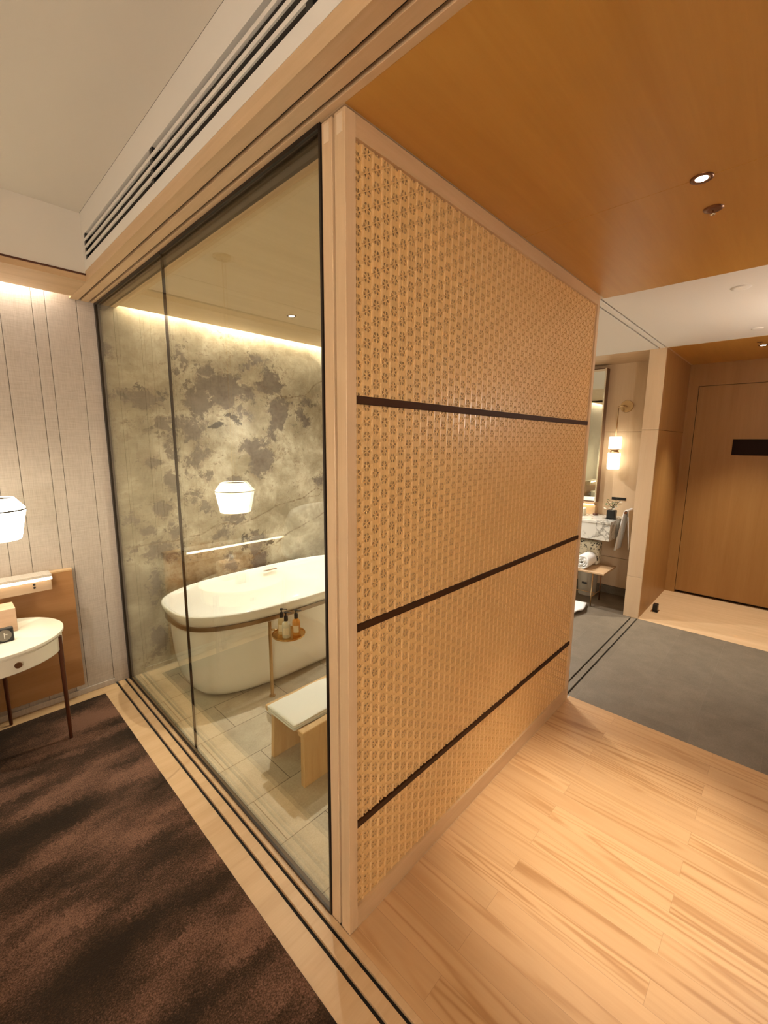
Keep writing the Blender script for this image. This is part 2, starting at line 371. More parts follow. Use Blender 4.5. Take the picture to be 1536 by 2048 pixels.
# ------------------------------------------------------------------ walls
# stone slab wall of the bathroom: signed distances of its patches stored per vertex, sharpened by noise in the shader
PATCH = [(0.094,1.876,0.04,0.028,0.2),(0.26,1.857,0.076,0.048,-0.1),(0.316,1.91,0.043,0.027,0.2),(0.457,1.722,0.173,0.052,0),(0.523,1.671,0.073,0.058,0),(0.548,1.492,0.055,0.127,-0.3),(0.614,1.355,0.051,0.049,0),(0.364,1.519,0.038,0.081,0.1),(0.363,1.344,0.032,0.069,0),(0.273,1.463,0.049,0.038,0.5),(0.791,1.974,0.203,0.116,0),(0.598,1.898,0.085,0.092,0),(0.927,1.973,0.128,0.073,0),(0.482,2.104,0.018,0.069,0),(0.659,2.103,0.049,0.043,0),(1.235,1.838,0.106,0.149,-0.2),(1.022,1.551,0.117,0.068,0.3),(1.078,1.442,0.117,0.122,0),(1.036,2.186,0.089,0.045,0.3),(1.165,2.06,0.093,0.081,0),(1.165,1.653,0.07,0.054,0),(0.489,1.867,0.058,0.04,0.3),(0.492,1.185,0.067,0.045,0),(0.594,1.118,0.055,0.049,0),(0.851,1.304,0.064,0.032,0),(0.996,0.782,0.063,0.068,0),(0.314,1.124,0.054,0.049,0),(0.1,1.091,0.057,0.058,0),(0.361,0.985,0.058,0.073,0),(0.174,0.988,0.043,0.035,0),(0.041,2.137,0.024,0.047,0),(1.544,1.941,0.091,0.043,0),(1.469,1.794,0.053,0.085,0.4),(1.363,1.734,0.035,0.028,0),(0.851,1.011,0.085,0.041,0.3),(0.239,0.847,0.195,0.04,-0.1),(1.621,1.245,0.076,0.062,0),(0.961,1.811,0.074,0.051,0),(0.224,0.618,0.051,0.114,0),(0.213,0.23,0.036,0.076,0),(0.157,0.104,0.028,0.04,0),(0.999,0.763,0.089,0.089,0),(1.01,0.642,0.065,0.103,0),(0.706,0.896,0.063,0.04,0.3),(0.779,0.644,0.056,0.07,0)]
rp = random.Random(3)
PATCH += [(rp.uniform(2.0, 4.1), rp.uniform(0.1, 2.3), rp.uniform(0.04, 0.18), rp.uniform(0.04, 0.12), rp.uniform(-.5, .5)) for _ in range(40)]
DARKS = [(0.861,1.762,0.05,0.03,-.6),(0.697,1.688,0.075,0.026,0.1),(0.821,1.791,0.03,0.02,.3),(0.899,0.795,0.028,0.05,0),(1.114,0.759,0.05,0.022,.6),(0.24,1.925,0.08,0.012,-.2),(0.10,1.90,0.03,0.012,-.5)]
BROWN = [(0.53,0.70,0.22,0.16,0),(0.82,0.62,0.13,0.13,.6),(0.36,0.60,0.08,0.10,0),(0.93,0.66,0.08,0.08,0)]
VEINS = [([(0.014,0.888),(0.221,0.898),(0.426,0.901),(0.524,0.911),(0.682,0.966),(0.877,0.953),(1.124,1.021),(1.223,1.061),(1.45,1.105),(1.619,1.183),(1.716,1.145),(2.2,1.3),(3,1.2),(4.1,1.5)],0.006),
 ([(0.951,0.647),(1.063,0.699),(1.264,0.798),(1.713,0.955),(2.4,1.1)],0.005),([(0.005,1.7),(0.231,1.752),(0.393,1.782),(0.557,1.825)],0.003),
 ([(1.074,2.038),(1.2,1.97),(1.354,1.955),(1.5,2.0),(1.621,2.09),(1.735,2.16)],0.006),([(1.432,1.107),(1.637,1.104),(1.677,1.164)],0.004),([(0.053,2.06),(0.395,2.125),(0.557,2.203),(0.714,2.203)],0.003),
 ([(1.17,1.33),(1.13,1.15),(1.19,1.05)],0.003),([(0.0,1.32),(0.2,1.36),(0.3,1.30)],0.002),([(1.45,1.5),(1.38,1.62),(1.55,1.68)],0.003)]
def ell(x, z, E):
    best = 9
    for cx, cz, rx, rz, a in E:
        dx = x-cx; dz = z-cz
        if abs(dx) > 0.5 or abs(dz) > 0.5: continue
        c, s = math.cos(a), math.sin(a); u = (c*dx+s*dz)/rx; v = (-s*dx+c*dz)/rz
        d = (math.hypot(u, v)-1)*min(rx, rz)
        if d < best: best = d
    return best
def veind(x, z):
    best = 9
    for pl, wd in VEINS:
        for (ax, az), (bx_, bz) in zip(pl, pl[1:]):
            L2 = (bx_-ax)**2+(bz-az)**2; t = max(0, min(1, ((x-ax)*(bx_-ax)+(z-az)*(bz-az))/L2))
            d = math.hypot(x-ax-t*(bx_-ax), z-az-t*(bz-az))-wd
            if d < best: best = d
    return best
def stone_wall():
    nx, nz = 330, 200; x1 = XS; bm = NB()
    def fn(u, v): return (u*x1, W, v*2.5)
    grid(bm, fn, nx, nz)
    # give the slab its thickness
    bx(bm, 0, x1, W+0.0005, W+0.1, 0, 2.5)
    o = obj('wall_stone', bm, M['white_paint']); struct(o)
    me = o.data
    A = me.attributes.new('sdf', 'FLOAT_COLOR', 'POINT')
    cl = lambda d: max(0.0, min(1.0, d/0.16+0.5))
    for i, vtx in enumerate(me.vertices):
        x, _, z = vtx.co
        q = noise.noise_vector(Vector((x*7, 3.3, z*7)))*0.035 + noise.noise_vector(Vector((x*22, 1.3, z*22)))*0.014
        qv = noise.noise_vector(Vector((x*6, 8.3, z*6)))*0.022
        A.data[i].color = (cl(ell(x+q.x, z+q.z, PATCH)), cl(ell(x+q.x, z+q.z, DARKS)), cl(veind(x+qv.x, z+qv.z)), cl(ell(x+q.x*2, z+q.z*2, BROWN)))
    m = mat('cream_marble_with_grey_patches', rough=0.22, spec=0.5); t = NT(m); p = t.pos()
    at = t.new('ShaderNodeAttribute', attribute_name='sdf'); sc = t.new('ShaderNodeSeparateColor', i_0=at.outputs['Color'])
    un = lambda s: t.math('MULTIPLY', t.math('SUBTRACT', s, 0.5), 0.16)
    nA = t.noise(p, 14, 8, 0.68); nB = t.noise(p, 55, 5, 0.7); nC = t.noise(p, 3.6, 8, 0.66, 0.35)
    cn = lambda n, k: t.math('MULTIPLY', t.math('SUBTRACT', n, 0.5), k)
    wq = t.new('ShaderNodeVectorMath', operation='SCALE', i_0=t.noise(p, 18, 4, 0.6, col=True)); wq.inputs['Scale'].default_value = 0.05
    pw = t.new('ShaderNodeVectorMath', operation='ADD', i_0=p, i_1=wq.outputs[0]).outputs[0]
    cell = lambda k: t.new('ShaderNodeSeparateColor', i_0=t.new('ShaderNodeTexVoronoi', i_Vector=pw, i_Scale=k).outputs['Color']).outputs[0]
    v1, v2 = cell(11), cell(27)
    dp = t.math('ADD', un(sc.outputs[0]), t.math('ADD', cn(nA, 0.10), t.math('ADD', cn(v1, 0.055), t.math('ADD', cn(v2, 0.035), cn(nB, 0.045)))))
    patch = t.ramp(t.math('MULTIPLY_ADD', dp, -70, -0.1, clamp=True), [(0.0, (0,)*3), (1, (1,)*3)])
    edge = t.math('SUBTRACT', 1.0, t.math('MULTIPLY', t.math('ABSOLUTE', dp), 160), clamp=True)
    dd = t.math('ADD', un(sc.outputs[1]), t.math('ADD', cn(nA, 0.10), cn(nB, 0.10)))
    dark = t.math('MULTIPLY_ADD', dd, -120, 0.4, clamp=True)
    dv = t.math('ADD', un(sc.outputs[2]), t.math('ADD', cn(nB, 0.02), cn(nA, 0.012)))
    vein = t.math('MULTIPLY', t.math('MULTIPLY_ADD', dv, -220, 0.3, clamp=True), 0.75)
    # base cream with cloudy variation
    base = t.ramp(nC, [(0.38, (0.22, 0.185, 0.125)), (0.5, (0.36, 0.315, 0.23)), (0.60, (0.52, 0.465, 0.36))])
    base = t.mix(t.math('MULTIPLY', t.math('SUBTRACT', 0.62, nB, clamp=True), 0.55), base, (0.36, 0.30, 0.20))
    # fine cracks: thin bands of a noise field
    c1 = t.noise(p, 6, 7, 0.62, 0.8); ck = t.math('SUBTRACT', 1.0, t.math('MULTIPLY', t.math('ABSOLUTE', t.math('SUBTRACT', c1, 0.5)), 90), clamp=True)
    c2 = t.noise(t.mapping(p, loc=(3, 5, 1)), 11, 5, 0.6, 0.5); ck2 = t.math('SUBTRACT', 1.0, t.math('MULTIPLY', t.math('ABSOLUTE', t.math('SUBTRACT', c2, 0.52)), 120), clamp=True)
    base = t.mix(t.math('MULTIPLY', ck, 0.5), base, (0.26, 0.19, 0.11))
    base = t.mix(t.math('MULTIPLY', ck2, 0.4), base, (0.30, 0.23, 0.13))
    # speckled clusters
    sp = t.noise(p, 38, 4, 0.6); spm = t.noise(t.mapping(p, loc=(1.7, 0, 2.1)), 3.4, 3)
    spk = t.math('MULTIPLY', t.ramp(sp, [(0.575, (0,)*3), (0.61, (1,)*3)]), t.ramp(spm, [(0.5, (0,)*3), (0.6, (1,)*3)]))
    base = t.mix(t.math('MULTIPLY', spk, 0.75), base, (0.22, 0.17, 0.12))
    near = t.math('MULTIPLY_ADD', un(sc.outputs[0]), -14, 0.75, clamp=True)
    spk2 = t.math('MULTIPLY', t.ramp(t.noise(t.mapping(p, loc=(9, 0, 4)), 26, 6, 0.65), [(0.53, (0,)*3), (0.57, (1,)*3)]), near)
    base = t.mix(t.math('MULTIPLY', spk2, 0.7), base, (0.27, 0.215, 0.165))
    br = t.math('MULTIPLY_ADD', t.math('ADD', un(at.outputs['Alpha']), cn(nA, 0.25)), -14, 0.2, clamp=True)
    base = t.mix(t.math('MULTIPLY', br, 0.75), base, t.ramp(nA, [(0.36, (0.17, 0.09, 0.035)), (0.62, (0.42, 0.30, 0.17))]))
    pc = t.ramp(t.math('ADD', t.math('MULTIPLY', nA, 0.6), t.math('MULTIPLY', nB, 0.4)), [(0.38, (0.085, 0.065, 0.055)), (0.6, (0.165, 0.137, 0.118))])
    c = t.mix(t.math('MULTIPLY', patch, 0.92), base, pc)
    c = t.mix(t.math('MULTIPLY', edge, 0.35), c, (0.12, 0.09, 0.06))
    esp = t.math('MULTIPLY', t.ramp(t.noise(t.mapping(p, loc=(2, 0, 8)), 34, 5, 0.7), [(0.56, (0,)*3), (0.59, (1,)*3)]), t.math('SUBTRACT', 1.0, t.math('MULTIPLY', t.math('ABSOLUTE', t.math('SUBTRACT', dp, 0.008)), 40), clamp=True))
    c = t.mix(t.math('MULTIPLY', esp, 0.85), c, (0.065, 0.048, 0.032))
    vv_ = t.new('ShaderNodeTexVoronoi', feature='DISTANCE_TO_EDGE', i_Vector=pw, i_Scale=7.5).outputs['Distance']
    vl = t.math('MULTIPLY', t.math('MULTIPLY_ADD', vv_, -70, 1.0, clamp=True), t.ramp(t.noise(p, 5, 3), [(0.5, (0,)*3), (0.62, (1,)*3)]))
    c = t.mix(t.math('MULTIPLY', vl, 0.55), c, (0.20, 0.14, 0.08))
    c = t.mix(vein, c, (0.13, 0.08, 0.04))
    c = t.mix(dark, c, (0.045, 0.04, 0.033))
    t.base(c)
    me.materials.clear(); me.materials.append(m); M['stone'] = m
    return o
stone_wall()
def vanity_stone():
    m = mat('white_marble_counter', rough=0.2); t = NT(m); p = t.pos()
    n = t.noise(p, 5, 5, 0.55, 0.3); n2 = t.noise(p, 7, 6, 0.65, 0.2)
    v = t.math('SUBTRACT', 1.0, t.math('MULTIPLY', t.math('ABSOLUTE', t.math('SUBTRACT', n, 0.5)), 40), clamp=True)
    bl = t.ramp(n2, [(0.56, (0,)*3), (0.60, (1,)*3)])
    c = t.mix(t.math('MULTIPLY', v, 0.7), (0.66, 0.64, 0.56, 1), (0.10, 0.085, 0.06, 1)); c = t.mix(t.math('MULTIPLY', bl, 0.55), c, (0.25, 0.23, 0.18))
    t.base(c); return m
M['marble'] = vanity_stone()

# fabric panelled headboard wall
bm = NB(); bx(bm, XW, 0.0, W+0.012, W+0.1, 0, 2.55)
struct(obj('wall_headboard', bm, mat('seam_shadow_backing', (0.30, 0.25, 0.20), 0.9)))
seams = [0.0, -0.093, -0.24, -0.300, -0.438, -0.533]
x = -0.533
for g in (0.147, 0.06, 0.138, 0.095, 0.147, 0.06, 0.21, 0.138, 0.06, 0.147, 0.095, 0.138, 0.06, 0.147, 0.21, 0.138, 0.06, 0.147, 0.095, 0.138, 0.2, 0.147, 0.3):
    x -= g; seams.append(max(x, XW))
bm = NB()
for a, b in zip(seams, seams[1:]):
    if a - b > 0.01: bx(bm, b+0.001, a-0.001, W, W+0.02, 0.0, 2.5, bev=0.0012)
struct(obj('wall_headboard', bm, M['fabric_wall']))
struct(box('baseboard_headboard', (XW, -0.09, W-0.012, W, 0.0, 0.035), M['fabric_wall'], bev=0.002))
# vanity wall (faces the bedroom)
bm = NB()
for z0, z1 in ((0.085, 0.40), (0.403, 1.72), (1.723, H)): bx(bm, XS, XS+0.02, 0.14, W, z0, z1, bev=0.001)
struct(obj('wall_vanity', bm, M['veneer_pale']))
struct(box('wall_vanity', (XS+0.014, XD, 0.14, W, 0, H), mat('joint_shadow', (0.25, 0.16, 0.09), 0.8)))
struct(box('baseboard_vanity', (XS-0.005, XS+0.018, 0.14, W, 0, 0.082), M['hall_tile']))
# end pier between bathroom and entrance
bm = NB()
for z0, z1 in ((0.0, 0.389), (0.391, 1.721), (1.724, H)): bx(bm, XC, XC+0.02, 0.015, 0.14, z0, z1, bev=0.0008)
struct(obj('wall_pier', bm, M['veneer_pale']))
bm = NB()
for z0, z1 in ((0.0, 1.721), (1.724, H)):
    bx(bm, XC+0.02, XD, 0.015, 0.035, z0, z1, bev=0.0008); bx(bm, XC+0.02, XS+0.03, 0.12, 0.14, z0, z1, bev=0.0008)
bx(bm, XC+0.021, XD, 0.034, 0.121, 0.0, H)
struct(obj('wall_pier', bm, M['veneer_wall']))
# entrance wall with the flush door
DY0, DY1, DZ = -0.98, -0.078, 2.18
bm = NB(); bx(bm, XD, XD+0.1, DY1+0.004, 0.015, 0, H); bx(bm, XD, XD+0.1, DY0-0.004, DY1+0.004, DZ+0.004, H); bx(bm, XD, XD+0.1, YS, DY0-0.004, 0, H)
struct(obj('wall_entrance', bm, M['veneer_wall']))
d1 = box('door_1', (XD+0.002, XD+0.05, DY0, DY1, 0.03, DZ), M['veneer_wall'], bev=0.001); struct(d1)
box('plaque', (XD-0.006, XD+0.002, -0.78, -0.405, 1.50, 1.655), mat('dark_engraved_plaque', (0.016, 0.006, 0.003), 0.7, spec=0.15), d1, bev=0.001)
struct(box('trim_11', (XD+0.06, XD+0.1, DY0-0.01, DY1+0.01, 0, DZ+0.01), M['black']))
# walls the photo only shows by the light they send back
struct(box('wall_hall', (0.0, XD+0.1, YS-0.1, YS, 0, H+0.1), M['veneer_wall']))
struct(box('wall_bedroom_west', (XW-0.1, XW, YB, W+0.1, 0, ZB), M['fabric_wall']))
struct(box('wall_bedroom_south', (XW-0.1, 0.0, YB-0.1, YB, 0, ZB), M['fabric_wall']))
struct(box('wall_bedroom_east', (0.0, 0.1, YB, YS, 0, H+0.1), M['veneer_wall']))

# ------------------------------------------------------------------ glass wall
def window(n, y0, y1, label):
    r = box('window_%d' % n, (0.0, 0.010, y0, y1, 0.006, H-0.004), M['glass']); struct(r); return r
w1 = window(1, 1.196, W-0.022, 'far'); w2 = window(2, 0.100, 1.190, 'near')
def frame_part(parent, dims, m=None): box('frame', dims, m or M['dark_metal'], parent)
frame_part(w1, (-0.006, 0.018, W-0.024, W, 0.0, H)); frame_part(w1, (0.0, 0.011, 1.190, 1.196, 0.004, H))
frame_part(w1, (-0.004, 0.016, 1.196, W-0.024, 0.0, 0.010)); frame_part(w1, (-0.004, 0.016, 1.196, W-0.024, H-0.012, H))
frame_part(w2, (-0.003, 0.013, 0.093, 0.100, 0.0, H)); frame_part(w2, (-0.004, 0.016, 0.100, 1.190, 0.0, 0.010)); frame_part(w2, (-0.004, 0.016, 0.100, 1.190, H-0.012, H))
struct(box('trim_12', (0.016, 0.05, 0.1, W, H-0.03, H), M['dark_metal']))

# ------------------------------------------------------------------ lattice screens
A_ = 0.042; P_ = A_*math.sqrt(3)/2
def strip(bm, p, q, wd, y0, y1):
    p = Vector((p[0], 0, p[1])); q = Vector((q[0], 0, q[1])); d = (q-p).normalized(); nrm = Vector((-d.z, 0, d.x))*(wd/2)
    vs = []
    for y in (y0, y1):
        for s in (p-nrm, q-nrm, q+nrm, p+nrm): vs.append(bm.verts.new((s.x, y, s.z)))
    a = vs
    for f in ((0, 1, 2, 3), (7, 6, 5, 4), (0, 4, 5, 1), (1, 5, 6, 2), (2, 6, 7, 3), (3, 7, 4, 0)): bm.faces.new([a[i] for i in f])
def clip(px, pz, dx, dz, x0, x1, z0, z1):
    t0, t1 = -9, 9
    for p, d, a, b in ((px, dx, x0, x1), (pz, dz, z0, z1)):
        if abs(d) < 1e-9:
            if p < a or p > b: return None
            continue
        u, v = (a-p)/d, (b-p)/d
        if u > v: u, v = v, u
        t0 = max(t0, u); t1 = min(t1, v)
    if t1 - t0 < 0.003: return None
    return (px+t0*dx, pz+t0*dz), (px+t1*dx, pz+t1*dz)
def lattice(bm, bs, x0, x1, z0, z1, y):
    n = int((x1-x0)/P_)+3; ox = x0+0.0125; zr = 1.68
    for k in range(-1, n):
        xx = ox+k*P_
        if x0 < xx < x1: strip(bm, (xx, z0), (xx, z1), 0.0030, y+0.0028, y+0.0064)
        xx += P_/2
        if x0 < xx < x1:
            g0 = zr+A_/4+(A_/2 if k % 2 else 0)
            for q in range(-60, 24):
                a = max(z0, g0+q*A_+0.0045); b = min(z1, g0+(q+1)*A_-0.0045)
                if b-a > 0.004: strip(bs, (xx, a), (xx, b), 0.0056, y+0.0006, y+0.0059)
    c, s = math.cos(PI/6), math.sin(PI/6)
    for k in range(-95, 95):
        zc = zr+k*A_
        for sg, dd, wd in ((1, 0.0026, 0.0031), (-1, 0.0027, 0.0031)):
            r = clip(ox, zc, c, sg*s, x0, x1, z0, z1)
            if r: strip(bm, r[0], r[1], wd, y+dd, y+0.0064+dd*0.1)
    # solid hexagonal web between the stars
    h = A_/math.sqrt(3); hi = 0.0128/math.cos(PI/6)
    for i in range(0, n):
        for k in range(-60, 24):
            cx, cz = ox+i*P_, zr+k*A_+(A_/2 if i % 2 else 0)
            if cx+h > x1+0.030 or cz-A_/2 < z0-0.05 or cz+A_/2 > z1+0.035 or cz+A_/2 < z0: continue
            rings = [[bm.verts.new((cx+R*math.cos(PI/3*q), yy, cz+R*math.sin(PI/3*q))) for q in range(6)] for R, yy in ((h, y+0.0030), (hi, y+0.0030), (hi, y+0.0058), (h, y+0.0058))]
            for A, B in zip(rings, rings[1:]):
                for q in range(6): bm.faces.new((A[q], A[(q+1) % 6], B[(q+1) % 6], B[q]))
def screen(L, y0, label, mesh_from=None):
    T = 0.040; r = thing('sliding_screen', label, 'screen', (0, y0, 0.0), 'sliding lattice screens')
    z0, z1 = 0.0006, H-0.004; XI = 0.036; ZI0, ZI1 = 0.078, 2.345
    box('stile', (0, XI, y0, y0+T, z0, z1), M['oak_z'], r, 0.0012); box('stile', (L-XI+0.004, L, y0, y0+T, z0, z1), M['oak_z'], r, 0.0012)
    box('rail', (XI, L-XI+0.004, y0, y0+T, z0, ZI0), M['oak_x'], r, 0.001); box('rail', (XI, L-XI+0.004, y0, y0+T, ZI1, z1), M['oak_x'], r, 0.001)
    bm = NB(); bs = NB(); lattice(bm, bs, XI, L-XI+0.004, ZI0, ZI1, y0+0.007); lo = obj('lattice', bm, M['strip'], r)
    so = obj('splint', bs, M['splint'], r); so['label'] = 'upright splints woven over the lattice, highlight painted into their colour'; so['kind'] = 'stuff'
    for q in (lo, so):
        lb = q.copy(); COL.objects.link(lb); lb.parent = r; lb.scale = (1, -1, 1); lb.location = (0, T, 0)
    box('backing', (XI, L-XI+0.004, y0+0.0138, y0+0.0146, ZI0, ZI1), M['backing'], r)
    for z in (1.715, 1.055, 0.386): box('crossbar', (XI, L-XI+0.006, y0+0.002, y0+T-0.002, z-0.011, z+0.011), M['bar_brown'], r, 0.001)
    b = box('joint_peg', (-0.0012, 0.01, y0+0.010, y0+0.030, H-0.055, H-0.012), mat('pale_end_grain', (0.80, 0.62, 0.42), 0.5), r); b['label'] = 'paler end grain joint at the top of the stile'
    return r
screen(1.852, 0.0, 'front sliding lattice screen facing the hall, the longer of two')
screen(1.375, 0.050, 'rear sliding lattice screen, shorter one behind the front screen')

# ------------------------------------------------------------------ air grille
g = thing('air_grille', 'long slotted linear air grille in the cream bulkhead', 'air vent', (BX, 0, GZ0))
bm = NB(); s_, b_ = 0.0205, 0.012
for k in range(3):
    z = GZ0 + s_ + k*(s_+b_); bx(bm, BX, BX+0.005, YB, GY1, z, z+b_)
obj('slats', bm, M['cream_paint'], g)
box('duct_back', (BX+0.03, BX+0.04, YB, GY1, GZ0, GZ1), mat('grille_dark', (0.035, 0.028, 0.022), 0.8), g)
for yy in (0.885, -0.03, -1.2, GY1-0.012): box('blade_stop', (BX+0.001, BX+0.03, yy-0.012, yy+0.012, GZ0, GZ1), M['plastic_black'], g)

# ------------------------------------------------------------------ downlights and ceiling fittings
def downlight(x, y, label, power, ang=75, ring='bronze', z=H, r=0.030, visible_ring=True, blend=0.8, col=WARM):
    t = thing('downlight', label, 'ceiling light', (x, y, z), 'recessed downlights')
    bm = NB(); lathe(bm, x, y, [(r*0.55, -0.0005), (r*0.62, -0.003), (r, -0.003), (r*1.03, 0.0), ], 32, cz=z); obj('trim_ring', bm, M[ring], t, True)
    bm = NB(); lathe(bm, x, y, [(0, -0.0025), (r*0.53, -0.0025), (r*0.53, -0.0004), (0, -0.0004)], 32, cz=z); obj('lens', bm, M['bulb'], t, True)
    if power: light('lamp', 'SPOT', (x, y, z-0.012), power, col, 0.02, spot=math.radians(ang), blend=blend, parent=t)
    return t
downlight(0.934, -0.572, 'bright recessed downlight with bronze ring in wooden hall ceiling', P_HALL, 39, blend=1.0)
downlight(3.985, -0.577, 'small recessed downlight in the far entrance ceiling', P_ALC, 76, r=0.035)
downlight(0.937, 1.589, 'recessed downlight in the bathroom ceiling above the bathtub', P_BATH, 130, blend=1.0, col=CLEAN)
downlight(2.75, 1.2, 'added fill downlight in white bathroom ceiling behind the screens', P_BATH*1.2, 140, blend=1.0, col=CLEAN)  # out of view, added to light the bathroom
downlight(3.3, 1.5, 'added fill downlight in white ceiling before the vanity', P_FILL_VAN, 140, blend=1.0, col=CLEAN)  # out of view, added to brighten the vanity end
downlight(2.6, -1.15, 'added fill downlight in the white hall ceiling by the tiles', P_FILL_FAR, 150, blend=1.0, col=NEUT)  # unseen fill added for the tiled part of the hall
for i, (x, y) in enumerate(((-3.2, -2.9), (-2.9, -0.4), (-1.40, 1.50), (-2.6, -2.2))):  # unseen bedroom downlights, added as fill light
    downlight(x, y, ['added bedroom fill downlight nearest the south-west corner', 'added bedroom fill downlight over the west side', 'added bedroom fill downlight above the pillows of the bed', 'added bedroom fill downlight in the far corner'][i], P_FILL_BED*(2.6 if i == 2 else 1), 70 if i == 2 else 150, z=ZB, blend=1.0, col=NEUT)
def sprinkler(x, y, label, m='bronze', r=0.02, tip=True):
    t = thing('ceiling_sprinkler', label, 'sprinkler', (x, y, H)); bm = NB()
    lathe(bm, x, y, [(0, -0.004), (r*0.5, -0.005), (r*0.9, -0.004), (r, 0.0)], 24, cz=H); obj('cover', bm, M[m], t, True)
    if tip:
        bm = NB(); lathe(bm, x, y, [(0, -0.020), (0.008, -0.019), (0.008, -0.016), (0.003, -0.012), (0.003, -0.004)], 16, cz=H); obj('nozzle', bm, M['chrome'], t, True)
sprinkler(1.17, -0.573, 'dark bronze sprinkler head in wooden hall ceiling behind the bright downlight', r=0.030)
sprinkler(3.83, -0.563, 'bronze sprinkler beside the downlight in far entrance ceiling')
sprinkler(3.295, -0.576, 'white round cover plate in the white ceiling, farther one', 'white_paint', 0.035, False)
sprinkler(2.20, -0.569, 'white round cover plate in the white ceiling, nearer one', 'white_paint', 0.045, False)

# ------------------------------------------------------------------ bathtub
def sup(a, hx, hy, e=2.9):
    c, s = math.cos(a), math.sin(a)
    return hx*math.copysign(abs(c)**(2/e), c), hy*math.copysign(abs(s)**(2/e), s)
TX, TY, TZ = 0.955, 1.785, 0.585
tb = thing('bathtub', 'white freestanding oval bathtub against the marble wall', 'bathtub', (TX, TY, 0))
def shell(prof, n=96):
    bm = NB()
    def fn(u, v):
        k = v*(len(prof)-1); hx, hy, z = prof[min(int(round(k)), len(prof)-1)]
        x, y = sup(2*PI*u, hx, hy); return (TX+x, TY+y, z)
    grid(bm, fn, n, len(prof)-1, True); return bm
body = [(0.60, 0.24, 0.002), (0.675, 0.285, 0.004), (0.715, 0.315, 0.022), (0.740, 0.335, 0.055), (0.765, 0.350, 0.12), (0.785, 0.362, 0.25), (0.797, 0.370, 0.40), (0.802, 0.376, 0.50)]
obj('body', shell(body), M['tub'], tb, True)
rim = [(0.802, 0.376, 0.50), (0.812, 0.394, 0.515), (0.820, 0.402, 0.53), (0.832, 0.412, 0.555), (0.838, 0.418, TZ-0.006), (0.836, 0.416, TZ), (0.828, 0.407, TZ+0.002), (0.820, 0.400, TZ-0.002), (0.80, 0.385, TZ-0.05), (0.74, 0.345, TZ-0.2), (0.68, 0.30, TZ-0.38), (0.60, 0.24, TZ-0.43), (0.3, 0.12, TZ-0.445), (0.01, 0.01, TZ-0.445)]
obj('rim_and_basin', shell(rim), M['tub'], tb, True)
band = [(0.800, 0.385, 0.488), (0.822, 0.404, 0.488), (0.822, 0.404, 0.512), (0.800, 0.385, 0.512), (0.800, 0.385, 0.488)]
obj('brass_band', shell(band), mat('dull_bronze_band', (0.36, 0.27, 0.18), 0.35, 1.0), tb)
bm = NB(); bx(bm, 0.995, 1.115, TY+0.360, TY+0.376, TZ-0.032, TZ-0.026, bev=0.001); obj('overflow_slot', bm, M['bronze'], tb)
ts = thing('bath_caddy_stand', 'brass post with round tray standing beside the bathtub', 'bath tray stand', (0.56, 1.362, 0))
bm = NB(); tube(bm, [(0.56, 1.362, 0.004), (0.56, 1.362, 0.500)], 0.0105, 16); obj('post', bm, M['brass'], ts, True, True)
bm = NB(); lathe(bm, 0.56, 1.362, [(0, 0), (0.019, 0), (0.019, 0.006), (0.011, 0.009), (0, 0.009)], 24); obj('foot', bm, M['brass'], ts, True, True)
TRZ = 0.445; trx, try_ = 0.605, 1.225
bm = NB(); lathe(bm, trx, try_, [(0, 0), (0.088, 0), (0.098, 0.004), (0.100, 0.014), (0.097, 0.014), (0.094, 0.006), (0.086, 0.004), (0, 0.004)], 48, cz=TRZ-0.004); obj('tray', bm, mat('golden_brass_tray', (0.60, 0.36, 0.12), 0.18, 1.0), ts, True, True)
bm = NB(); tube(bm, [(0.56, 1.362, TRZ+0.002), (trx, try_+0.09, TRZ+0.002)], 0.006, 10); obj('tray_arm', bm, M['brass'], ts, True)
def bottle(x, y, m, label, h=0.115, r=0.024, ang=0.0):
    z = TRZ+0.0005; t = thing('pump_bottle', label, 'bottle', (x, y, z), 'pump bottles on the brass tray')
    bm = NB(); lathe(bm, x, y, [(0, 0), (r*0.93, 0), (r, 0.004), (r, h*0.68), (r*0.9, h*0.78), (r*0.45, h*0.87), (r*0.42, h*0.93), (0, h*0.93)], 28, cz=z); obj('flask', bm, m, t, True, True)
    bm = NB(); lathe(bm, x, y, [(r*0.5, h*0.9), (r*0.5, h*1.13), (r*0.35, h*1.16), (0.004, h*1.17), (0.004, h*1.30), (0.010, h*1.31), (0.010, h*1.37), (0, h*1.38)], 20, cz=z)
    tube(bm, [(x, y, z+h*1.34), (x+0.030*math.cos(ang), y+0.030*math.sin(ang), z+h*1.34), (x+0.034*math.cos(ang), y+0.034*math.sin(ang), z+h*1.30)], 0.0032, 8)
    obj('pump', bm, M['plastic_black'], t, True, True)
    bm = NB(); n = 10
    pts = [(x+(r+0.0006)*math.cos(a), y+(r+0.0006)*math.sin(a)) for a in [PI*1.05+PI*0.45*i/n for i in range(n+1)]]
    vs = [[bm.verts.new((p[0], p[1], z+h*q)) for q in (0.18, 0.55)] for p in pts]
    for A, B in zip(vs, vs[1:]): bm.faces.new((A[0], B[0], B[1], A[1]))
    obj('paper_label', bm, mat('bottle_label', (0.75, 0.66, 0.5), 0.6), t)
amber = mat('amber_gel', (0.85, 0.45, 0.12), 0.1, trans=0.55, ior=1.4); clear = mat('clear_lotion', (0.80, 0.78, 0.66), 0.12, trans=0.35, ior=1.4); gold = mat('golden_shampoo', (0.80, 0.62, 0.34), 0.12, trans=0.4, ior=1.4)
bottle(trx-0.018, try_+0.045, gold, 'golden pump bottle at the back left of the brass tray', ang=-0.9)
bottle(trx-0.028, try_-0.018, clear, 'pale clear pump bottle in the middle of the brass tray', ang=-0.9)
